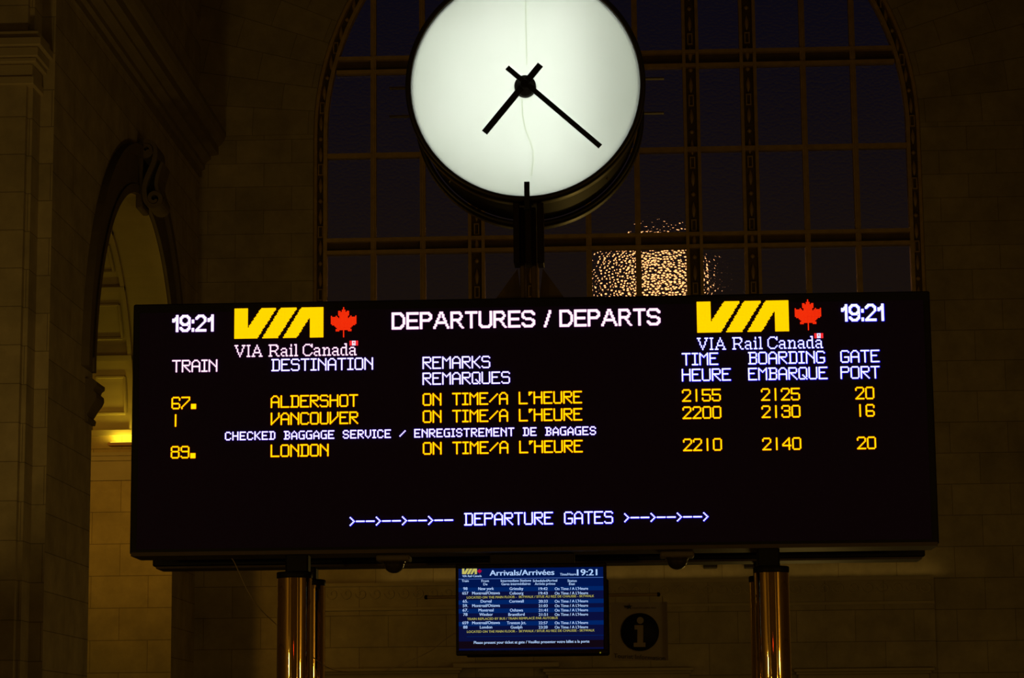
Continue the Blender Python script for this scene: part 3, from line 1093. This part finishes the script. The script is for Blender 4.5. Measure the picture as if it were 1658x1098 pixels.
# ------------------------------------------------------------------ station clock
YC0, YC1 = 15.62, 16.50
cc = at(850.5, 137, YC0)
kc = mpp(850, 137, YC0)
CX, CZ = cc.x, cc.z
RF = 185.5 * kc
RO = 194.5 * kc
clock = thing('station_clock', (CX, (YC0 + YC1) / 2, DZ1), 'large round backlit station clock reading twenty past seven above the board', 'clock')


def hoop(b, y0, y1, rin, rout):
    b.lathe_y(CX, CZ, [(rin, y0 + .05), (rin, y0 + .004), (rin + .006, y0), (rout - .01, y0), (rout, y0 + .012), (rout, y1 - .012), (rout - .01, y1), (rin, y1), (rin, y1 - .05)], 128)


b = MB()
hoop(b, YC0 - .02, YC0 + .12, RF, RO)
b.build('front_hoop', M_ring, clock)
b = MB()
hoop(b, YC1 - .12, YC1 + .02, RF, RO)
b.build('rear_hoop', M_ring, clock)
b = MB()
b.lathe_y(CX, CZ, [(RF - .01, YC0 + .10), (RF * .985, YC0 + .14), (RF * .985, YC1 - .14), (RF - .01, YC1 - .10)], 96)
b.build('drum', M_black, clock)
# white lining, tubes and translucent dial
M_lin = mat('white_lining', (.8, .82, .76), .9, 0, .1, .05, 5)
b = MB()
b.lathe_y(CX, CZ, [(RF - .012, YC0 + .022), (RF - .012, YC0 + .36), (.001, YC0 + .36)], 96)
b.build('lining', M_lin, clock)
M_dial = bpy.data.materials.new('opal_dial')
M_dial.use_nodes = True
nt = M_dial.node_tree
nt.nodes.remove(nt.nodes['Principled BSDF'])
t_ = nt.nodes.new('ShaderNodeBsdfTranslucent')
tcn = nt.nodes.new('ShaderNodeTexCoord')
nn = nt.nodes.new('ShaderNodeTexNoise')
nn.inputs['Scale'].default_value = 2.5
nt.links.new(tcn.outputs['Object'], nn.inputs['Vector'])
mxn = nt.nodes.new('ShaderNodeMix')
mxn.data_type = 'RGBA'
mxn.inputs['A'].default_value = (.80, .86, .72, 1)
mxn.inputs['B'].default_value = (.86, .90, .78, 1)
nt.links.new(nn.outputs['Fac'], mxn.inputs['Factor'])
nt.links.new(mxn.outputs['Result'], t_.inputs[0])
nt.links.new(t_.outputs[0], nt.nodes['Material Output'].inputs[0])
b = MB()
b.disc_y(CX, CZ, RF + .004, YC0 + .012, 128)
dial = b.build('dial', M_dial, clock, recalc=False)
M_tube = emit('fluorescent_tube', (.98, 1.0, 1.02), 3.3, True)
tl = []
for k, dx in enumerate((-.50, -.27, -.05, .14, .29)):
    b = MB()
    hh = sqrt(max((RF - .08) ** 2 - dx * dx, .01))
    b.cyl((CX + dx, YC0 + .27, CZ - hh), (CX + dx, YC0 + .27, CZ + hh), .019, n=10)
    b.build('fluorescent_tube', M_tube, clock)
# dial seam, and the shadow of a cable painted as a darker line
M_dial_line = mat('grey_dial_line', (.28, .30, .24), .9)


def seam_and_shadow(pts, w):
    P_ = [at(x, y, YC0 + .011) for x, y in pts]
    b = MB()
    L_ = [Vector((p.x - w / 2, YC0 + .010, p.z)) for p in P_]
    R_ = [Vector((p.x + w / 2, YC0 + .010, p.z)) for p in P_]
    for i in range(len(P_) - 1):
        b.quad(L_[i], L_[i + 1], R_[i + 1], R_[i])
    return b


M_seam_shadow = M_dial.copy()
M_seam_shadow.name = 'seam_and_shadow_opal'
for nd in M_seam_shadow.node_tree.nodes:
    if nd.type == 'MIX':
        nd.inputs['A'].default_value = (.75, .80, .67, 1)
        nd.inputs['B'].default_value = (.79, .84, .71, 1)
seam_and_shadow([(851, -40), (851.5, 40), (853, 105)], .008).build('seam_and_shadow', M_seam_shadow, dial)
seam_and_shadow([(845, 160), (846, 185), (850, 208), (858, 228), (863, 245), (863, 262), (860, 285)], .009).build('seam_and_shadow', M_seam_shadow, dial)

ZH = at(849.5, 137, YC0 - .06)


def hand(name, tip, tail, wpx, y0, y1):
    a, c = at(tip[0], tip[1], y0), at(tail[0], tail[1], y0)
    d = Vector((a.x - c.x, 0, a.z - c.z)).normalized()
    n = Vector((-d.z, 0, d.x)) * (wpx * kc / 2)
    pts = [(a.x + n.x, a.z + n.z), (c.x + n.x, c.z + n.z), (c.x - n.x, c.z - n.z), (a.x - n.x, a.z - n.z)]
    MB().prism(pts, y0, y1).build(name, M_hand, clock)


hand('hour_hand', (784.5, 214.5), (875, 104.5), 10.5, YC0 - .055, YC0 - .045)
hand('minute_hand', (972, 237), (821, 109), 8.2, YC0 - .075, YC0 - .065)
b = MB()
hub = at(850, 137.5, YC0 - .05)
b.lathe_y(hub.x, hub.z, [(0, YC0 - .085), (.025, YC0 - .085), (.03, YC0 - .08), (.03, YC0 - .06), (17 * kc, YC0 - .04), (17.5 * kc, YC0 - .03), (17.5 * kc, YC0 + .02)], 40)
b.build('hub', mat('hub_brown', (.016, .011, .006), .8, 0, .1), clock)
# six o'clock bar and the bracket plates under the drum
b = MB()
z0, z1 = at(853, 340, YC0 - .03).z, at(853, 295, YC0 - .03).z
x0, x1 = at(848.8, 310, YC0 - .03).x, at(857.6, 310, YC0 - .03).x
b.box(x0, x1, YC0 - .045, YC0 - .015, z0, z1)
b.build('hour_marker', M_hand, clock)
for (xa, xb) in ((832, 842), (850.5, 861.5), (870.5, 881)):
    b = MB()
    p0, p1 = at(xa, 428, YC0 + .03), at(xb, 330, YC0 + .03)
    b.box(p0.x, at(xb, 428, YC0 + .03).x, YC0 - .01, YC0 + .16, p0.z, p1.z, bevel=.004)
    b.build('bracket_plate', M_dark, clock)
for (xa, xb) in ((843.5, 850), (861, 868.5)):
    b = MB()
    p0 = at(xa, 440, YC0 + .3)
    p1 = at(xb, 330, YC0 + .3)
    b.box(p0.x, p1.x, YC0 + .12, YC0 + .42, DZ1 + .001, at(xb, 345, YC0 + .3).z, bevel=.006)
    b.build('post', M_post, clock)
zt = at(840, 436, YC0 + .25).z
for (xt, xb) in ((838, 795), (879, 921)):
    b = MB()
    p0, p1 = at(xt, 436, YC0 + .25).x, at(xb, 486, YC0 + .25).x
    b.prism([(p0, zt), (p0 + (.03 if xb > xt else -.03) * -1, DZ1 + .001), (p1, DZ1 + .001)], YC0 + .24, YC0 + .265)
    b.build('gusset', M_post, clock)
# bracket plates sticking out at three and nine o'clock
for (sx, xin, xout) in ((1, 1036, 1075), (-1, 668, 630)):
    for (yl, yr) in ((141, 125), (187, 181)):
        yy = yr if sx > 0 else yl
        b = MB()
        p0, p1 = at(xin, yy, YC1 - .06), at(xout, yy, YC1 - .06)
        b.box(p0.x, p1.x, YC1 - .05, YC1 + .0, p1.z - .004, p1.z + .004)
        b.build('side_bracket', M_post, clock)
for px, py in ((720, 303), (998, 303)):
    p = at(px, py, YC0 + .5)
    d = Vector((p.x - CX, 0, p.z - CZ)).normalized()
    q = Vector((CX, YC0 + .5, CZ)) + d * (RF * .985)
    b = MB().cyl(q - d * .01, q + d * .012, .008, .006, 10)
    b.build('screw', mat('bright_screw', (.8, .8, .8), .15, 1), clock)

# ------------------------------------------------------------------ arrivals monitor
YT = 15.72
tv = thing('arrivals_monitor', tuple(at(860, 1060, YT + .05)), 'small flat arrivals monitor with blue timetable hanging under the board', 'monitor')
kt = mpp(860, 985, YT)
tl_, br_ = at(738, 912, YT), at(983, 1060, YT)
tx0, tx1 = at(738, 985, YT).x, at(983, 985, YT).x
tz1, tz0 = at(860, 912.5, YT).z, at(860, 1060.5, YT).z
sx0, sx1 = at(742.5, 985, YT).x, at(977.5, 985, YT).x
sz1, sz0 = at(860, 919.5, YT).z, at(860, 1052, YT).z
M_bez = mat('glossy_black_bezel', (.010, .008, .008), .22, 0, .5, .1, 20)
b = MB()
b.box(tx0, tx1, YT, YT + .045, sz1, tz1, bevel=.006)
b.box(tx0, tx1, YT, YT + .045, tz0, sz0, bevel=.006)
b.box(tx0, sx0, YT, YT + .045, sz0 - .01, sz1 + .01)
b.box(sx1, tx1, YT, YT + .045, sz0 - .01, sz1 + .01)
bez = b.build('bezel', M_bez, tv)
MB().box(tx0 + .06, tx1 + .012, YT + .04, YT + .115, tz0 - .008, tz1 - .10, bevel=.01).build('back_cover', M_black, tv)
px0, px1 = at(793, 900, YT + .1).x, at(930, 900, YT + .1).x
MB().box(px0, px1, YT + .05, YT + .22, tz1 - .12, DZ0 - .013, bevel=.006).build('mount', M_grey, tv)
# picture: bands of blue
def band_mat(nm, c):
    return emit(nm, c, 1.0)


BM = [band_mat('picture_deep_blue', srgb(0, 20, 76)), band_mat('picture_band_blue', srgb(0, 34, 98)), band_mat('picture_violet_black', srgb(16, 6, 16)), band_mat('picture_line', srgb(70, 100, 170)), band_mat('picture_dusk', srgb(9, 14, 58))]
c7 = lambda x, y: (700 + x / 4.145, 860 + y / 4.145)
b = MB()


def strip(y0, y1, m, yo=0.0, x0=175, x1=1150):
    pa = at(*c7(x0, y0), YT)
    pb = at(*c7(x1, y1), YT)
    za = at(860, c7(0, y0)[1], YT).z
    zb = at(860, c7(0, y1)[1], YT).z
    b.quad((pa.x, YT + .012 - yo, zb), (pb.x, YT + .012 - yo, zb), (pb.x, YT + .012 - yo, za), (pa.x, YT + .012 - yo, za), m)


strip(244, 374, 0)
edges = [(374, 403, 1), (403, 432, 4), (432, 459, 4), (459, 488, 1), (488, 517, 4), (517, 547, 1), (547, 576, 4), (576, 604, 4), (604, 633, 1), (633, 662, 4), (662, 692, 4), (692, 735, 4), (735, 800, 2)]
for y0, y1, m in edges:
    strip(y0, y1, m)
strip(314, 318, 3, .001)
strip(702, 705, 1, .001, 230)
strip(784, 800, 4, .001)
pic = b.build('screen', BM, tv, recalc=False)


def font_mesh(text, bold=.006):
    cu = bpy.data.curves.new('t', 'FONT')
    cu.body = text
    cu.resolution_u = 3
    cu.offset = 0.0
    o = bpy.data.objects.new('t', cu)
    COL.objects.link(o)
    bpy.context.view_layer.update()
    dg = bpy.context.evaluated_depsgraph_get()
    me = bpy.data.meshes.new_from_object(o.evaluated_get(dg))
    vs = [tuple(v.co) for v in me.vertices]
    fs = [tuple(p.vertices) for p in me.polygons]
    bpy.data.objects.remove(o)
    bpy.data.curves.remove(cu)
    bpy.data.meshes.remove(me)
    return vs, fs


CAP = max(v[1] for v in font_mesh('H')[0])


def put_text(b, text, xl, xr, base, cap, Y, conv, m=0, yo=.006, slope=0.0, bold=.006):
    vs, fs = font_mesh(text, bold)
    mn, mx_ = min(v[0] for v in vs), max(v[0] for v in vs)
    pl, pr = at(*conv(xl, base), Y), at(*conv(xr, base), Y)
    pt = at(*conv(xl, base - cap), Y)
    sx = (pr.x - pl.x) / (mx_ - mn)
    sz = (pt.z - pl.z) / CAP
    dz = (pr.z - pl.z) / (pr.x - pl.x) if slope is None else slope
    for e in ((0,) if bold == 0 else (-bold, bold)):          # a second impression beside the first makes it bold
        b.add([(pl.x + (v[0] - mn + e) * sx, Y - yo - (e > 0) * .0003, pl.z + v[1] * sz + dz * (v[0] - mn) * sx) for v in vs], fs, m)


M_pale = emit('picture_pale_blue', srgb(178, 208, 252), 1)
M_yell = emit('picture_yellow', srgb(176, 172, 84), 1)


def line(name, items, m, label=None):
    for it_ in items:
        bb = MB()
        s, xl, xr, base = it_[:4]
        put_text(bb, s, xl, xr, base, it_[4] if len(it_) > 4 else 17, YT + .012, c7, bold=.025 if 'title' in name or s == '19:21' else .02)
        tag(bb.build(name, m, pic, recalc=False), label)


line('title_lettering', [('Arrivals/Arriv\u00e9es', 386, 818, 300, 36)], M_pale, 'large pale title')
line('clock_lettering', [('Time/Heure', 857, 966, 299, 16), ('19:21', 972, 1106, 299, 41)], M_pale, 'pale clock reading 19:21')
line('operator_lettering', [('VIA Rail Canada', 202, 331, 310, 14)], M_pale)
line('heading_lettering', [(s, a, c, base, 16) for s, a, c, base in (('Train', 198, 244, 343), ('From', 330, 380, 343), ('De', 343, 370, 365), ('Intermediate Stations', 460, 663, 342), ('Gares interm\u00e9diaires', 464, 659, 364),
                      ('ScheduledArrival', 675, 838, 342), ('Arriv\u00e9e pr\u00e9vue', 688, 825, 363), ('Status', 908, 969, 342), ('Etat', 918, 957, 363))], M_pale)
for tr_, fr_, it, sc, base in (('98', 'New york', 'Grimsby', '19:42', 397), ('657', 'Montreal/Ottawa', 'Cobourg', '19:43', 427), ('65.', 'Dorval', 'Cornwall', '20:33', 481),
                               ('59.', 'Montreal/Ottawa', '', '21:03', 511), ('67.', 'Montreal', 'Oshawa', '21:41', 541), ('78', 'Windsor', 'Brantford', '21:51', 570),
                               ('659', 'Montreal/Ottawa', 'Trenton Jct.', '22:57', 626), ('88', 'London', 'Guelph', '23:20', 655)):
    wd = {'98': 28, '657': 40, '65.': 34, '59.': 34, '67.': 36, '78': 28, '659': 40, '88': 28}[tr_]
    row = [(tr_, 222 - wd / 2, 222 + wd / 2, base, 19)]
    wf = {'New york': 104, 'Montreal/Ottawa': 186, 'Dorval': 72, 'Montreal': 100, 'Windsor': 90, 'London': 82}[fr_]
    row.append((fr_, 361 - wf / 2, 361 + wf / 2, base, 19))
    if it:
        wi = {'Grimsby': 92, 'Cobourg': 92, 'Cornwall': 96, 'Oshawa': 88, 'Brantford': 108, 'Trenton Jct.': 128, 'Guelph': 78}[it]
        row.append((it, 565 - wi / 2, 565 + wi / 2, base, 19))
    row += [(sc, 714, 774, base, 18), ("On Time / A L'Heure", 822, 1045, base, 18)]
    line('arrival_lettering', row, M_pale)
line('footer_lettering', [('Please present your ticket at gate / Veuillez presenter votre billet a la porte', 279, 1054, 758, 18)], M_pale, 'pale footer line')
line('notice_lettering', [('LOCATED ON THE MAIN FLOOR -  SKYWALK / SITUE AU REZ DE CHAUSSE - SKYWALK', 232, 1086, 454, 15)], M_yell, 'dull yellow notice line')
line('notice_lettering', [('TRAIN REPLACED BY BUS / TRAIN REMPLAC\u00c9 PAR AUTOBUS', 234, 842, 598, 15)], M_yell, 'dull yellow notice line')
line('notice_lettering', [('LOCATED ON THE MAIN FLOOR -  SKYWALK / SITUE AU REZ DE CHAUSSE - SKYWALK', 233, 1089, 684, 15)], M_yell, 'dull yellow notice line')


def flat_poly(b, poly, f, m=0, yo=.007, Y=YT + .012):
    pts = [at(*f(x, y), Y) for x, y in poly]
    n = len(pts)
    b.add([(p.x, Y - yo, p.z) for p in pts], [tuple(range(n))], m)


lg = MB()
for poly in VIA:
    flat_poly(lg, poly, lambda x, y: c7(200 + x * 100 / 146.4, 253 + y * 37 / 50), 0)
flat_poly(lg, LEAF, lambda x, y: c7(317 + x * .62 * 1.1, 254 + y * .66), 1)
tag(lg.build('logo', [emit('picture_logo_yellow', srgb(196, 188, 96), 1), emit('picture_logo_red', srgb(176, 0, 50), 1)], pic, recalc=False), 'dull yellow logo with a red leaf')
p = at(972, 1057, YT)
b = MB().box(p.x - .004, p.x + .004, YT - .002, YT + .002, p.z - .004, p.z + .004)
b.build('power_light', emit('power_light', srgb(120, 110, 20), 1), bez)

# ------------------------------------------------------------------ hanging rail and tourist sign
YS = 16.50
rail = thing('hanging_rail', tuple(at(1000, 963, YS)), 'thin horizontal bar behind the arrivals monitor holding the tourist sign', 'rail')
zr = at(1000, 963.5, YS).z
xa, xb = at(690, 966, YS).x, at(1066, 962, YS).x
b = MB().cyl((xa, YS, zr), (xb, YS, zr), .011, n=12)
b.build('bar', M_bronze, rail)
for x in (xa, xb):
    MB().lathe_z(x, YS, [(0, zr - .015), (.010, zr - .012), (.014, zr), (.010, zr + .012), (0, zr + .015)], 16).build('end_cap', M_black, rail)
for px in (815, 925):
    x = at(px, 960, YS).x
    MB().cyl((x, YS, zr), (x, YS, DZ0 - .035), .008, n=10).build('hanger', M_black, rail)
sign = thing('tourist_sign', tuple(at(1034, 1070, YS)), 'pale hanging sheet with black circled i reading Tourist information beside the monitor', 'sign')
M_sheet = mat('pale_sheet', (.52, .42, .32), .8, 0, .2, .12, 6)
g0, g1 = at(990, 1020, YS).x, at(1081, 1020, YS).x
gz1, gz0 = at(1035, 975, YS).z, at(1035, 1070, YS).z
b = MB()
n = 14
front = []
for i in range(n + 1):
    t = i / n
    x = g0 + (g1 - g0) * t
    yv = YS + .01 * sin(pi * t)
    front.append((x, yv))
rings = []
for zz in (gz1, gz0):
    rings.append([(x, y_0, zz) for x, y_0 in front] + [(x, y_0 + .006, zz) for x, y_0 in front[::-1]])
b.loft(rings, cap=True)
panel = b.build('sheet', M_sheet, sign)
for x in (g0 + .03, g1 - .03):
    MB().cyl((x, YS + .004, gz1 - .01), (x, YS + .004, zr - .012), .003, n=6).build('string', M_wire, sign)
cS = lambda x, y: (980 + x / 8.446, 950 + y / 8.446)
M_ink = mat('black_ink', (.004, .004, .005), .7)
yo = YS + .004
b = MB()
pc, pe = at(*cS(477, 621), YS), at(*cS(735, 621), YS)
b.lathe_y(pc.x, pc.z, [(0, YS - .006), (pe.x - pc.x, YS - .006), (pe.x - pc.x, YS + .004)], 64)
emb = b.build('emblem', M_ink, sign)
b = MB()
pd = at(*cS(478, 463), YS)
b.disc_y(pd.x, pd.z, 47 / 8.446 * mpp(1034, 1010, YS), YS - .008, 32)
P2 = [(398, 528), (520, 528), (518, 766), (550, 766), (550, 826), (388, 826), (388, 768), (437, 768), (440, 588), (400, 588)]
pts = [at(*cS(x, y), YS) for x, y in P2]
b.add([(p.x, YS - .008, p.z) for p in pts], [tuple(range(len(pts)))])
b.build('letter', M_sheet, emb, recalc=False)
b = MB()
put_text(b, 'Tourist Information', 118, 820, 975, 60, YS, cS, yo=.003, slope=-.06, bold=0)
b.build('lettering', mat('grey_ink', (.05, .04, .035), .7), sign, recalc=False)
b = MB()
put_text(b, 'TRAVELLERS AID', 368, 695, 305, 22, YS, cS, yo=.003, slope=-.0)
b.build('lettering', mat('faint_ink', (.16, .12, .09), .7), sign, recalc=False)
b = MB()
star = []
for i in range(10):
    a = pi / 2 + 2 * pi * i / 10
    r = 46 if i % 2 == 0 else 17
    star.append((330 + r * cos(a), 275 - r * sin(a)))
pts = [at(*cS(x, y), YS) for x, y in star]
b.add([(p.x, YS - .003, p.z) for p in pts], [tuple(range(10))])
pts = [at(*cS(x, y), YS) for x, y in ((262, 258), (300, 268), (300, 290), (275, 284))]
b.add([(p.x, YS - .003, p.z) for p in pts], [(0, 1, 2, 3)])
b.build('logo', mat('blue_ink', (.03, .025, .07), .7), sign, recalc=False)

# ------------------------------------------------------------------ dome cameras
M_plate = mat('beige_plate', (.20, .15, .10), .6, 0, .3, .1, 20)
for (px, py, lab) in ((638, 897, 'dark dome camera under the board, left of the arrivals monitor'), (1096, 893, 'dark dome camera under the board, right of the arrivals monitor')):
    Yd = 15.82
    c = at(px, py + 4, Yd)
    t = thing('dome_camera', (c.x, Yd, DZ0), lab, 'camera', 'dome cameras under the board')
    zt = DZ0 - .012
    MB().box(c.x - .108, c.x + .108, Yd - .09, Yd + .09, zt - .038, zt - .001, bevel=.008).build('base_plate', M_plate, t)
    b = MB()
    r = .066
    b.lathe_z(c.x, Yd, [(r * 1.1, zt - .034), (r * 1.1, zt - .048), (r, zt - .05)] + [(r * cos(pi / 2 * k / 8), zt - .05 - r * .95 * sin(pi / 2 * k / 8)) for k in range(1, 9)], 32)
    b.build('dome', mat('smoked_dome', (.05, .034, .024), .2, 0, .5), t)

# ------------------------------------------------------------------ loose cable
pts = []
for (px, py, Y) in ((375, 899, 15.8), (380, 912, 15.8), (400, 955, 15.85), (420, 985, 15.9), (448, 1012, 15.98), (476, 1040, 16.0), (505, 1063, 16.12), (525, 1078, 16.14), (545, 1086, 16.12), (580, 1090, 16.08), (610, 1089, 16.05), (640, 1080, 16.0), (690, 1058, 15.96), (715, 1040, 15.93), (735, 1026, 15.90), (765, 1016, 15.87)):
    q_ = at(px, py, Y)
    q_.z = min(q_.z, DZ0 - .018)
    pts.append(q_)
sm = []
for i in range(len(pts) - 1):
    p0, p1, p2, p3 = pts[max(i - 1, 0)], pts[i], pts[i + 1], pts[min(i + 2, len(pts) - 1)]
    for k in range(5):
        t = k / 5
        sm.append(.5 * ((2 * p1) + (p2 - p0) * t + (2 * p0 - 5 * p1 + 4 * p2 - p3) * t * t + (3 * p1 - p0 - 3 * p2 + p3) * t ** 3))
sm.append(pts[-1])
tag(MB().tube(sm, .003, 6).build('cable', M_wire), 'thin pale cable sagging from the board past the left column to the monitor', 'cable')

# ------------------------------------------------------------------ fixtures on the far wall
for (x0, x1, lab) in ((1139, 1161, 'small grey box on the bright ledge left of the right brass column'), (1205, 1227, 'small grey box on the bright ledge partly behind the right column neck')):
    p0, p1 = at(x0, 921, YB - .1), at(x1, 907, YB - .1)
    t = thing('wall_box', ((p0.x + p1.x) / 2, YB - .08, p0.z), lab, 'fixture', 'grey boxes on the far ledge')
    MB().box(p0.x, p1.x, YB - .16, YB + .0, p0.z, p1.z, bevel=.015).build('housing', M_grey, t)
    MB().box(p0.x + .03, p1.x - .03, YB - .17, YB - .15, p0.z + .03, p1.z - .03).build('cover', M_grey, t)

# uplight on the passage ledge
YU = Yf - .22
p0, p1 = at(175, 722, YU), at(222, 716.5, YU)
up = thing('uplight', ((p0.x + p1.x) / 2, YU, p0.z), 'small yellow uplight glowing on the ledge inside the left arch', 'light')
b = MB().box(p0.x, p1.x, YU - .07, YU + .2, p0.z, p1.z, bevel=.01)
b.build('housing', mat('pinkish_housing', (.55, .30, .16), .6, 0, .3, .1, 9), up)
b = MB().box(p0.x + .04, p1.x - .04, YU + .0, YU + .15, p1.z - .005, p1.z + .012)
b.build('lens', emit('uplight_lens', (1, .80, .05), 3.0, True), up)
light('uplight_beam', 'AREA', ((p0.x + p1.x) / 2, YU + .08, p1.z + .03), 3.6, (1, .78, .05), .4, .12, aim=((p0.x + p1.x) / 2, YU + .16, p1.z + 1))
_l = light('passage_lamp', 'SPOT', (XL - 2.3, Yn + 2.2, 7.0), 210, (1.0, .52, .05), .25, aim=(XL - .5, Yf, 6.0))
_l.data.spot_size, _l.data.spot_blend = 1.15, 1.0
light('passage_lamp', 'POINT', (XL - 3.5, Yn + 1.3, 2.3), 48, (1.0, .70, .10), .3)

# concealed strip lights on the ledge under the great window
for _x in (-2.6, 1.0, 4.4):
    light('ledge_strip', 'AREA', (_x, YB - .20, zb1 + .05), .7, WARM, 3.2, .08, aim=(_x, YB + .05, zb1 + 1.2))
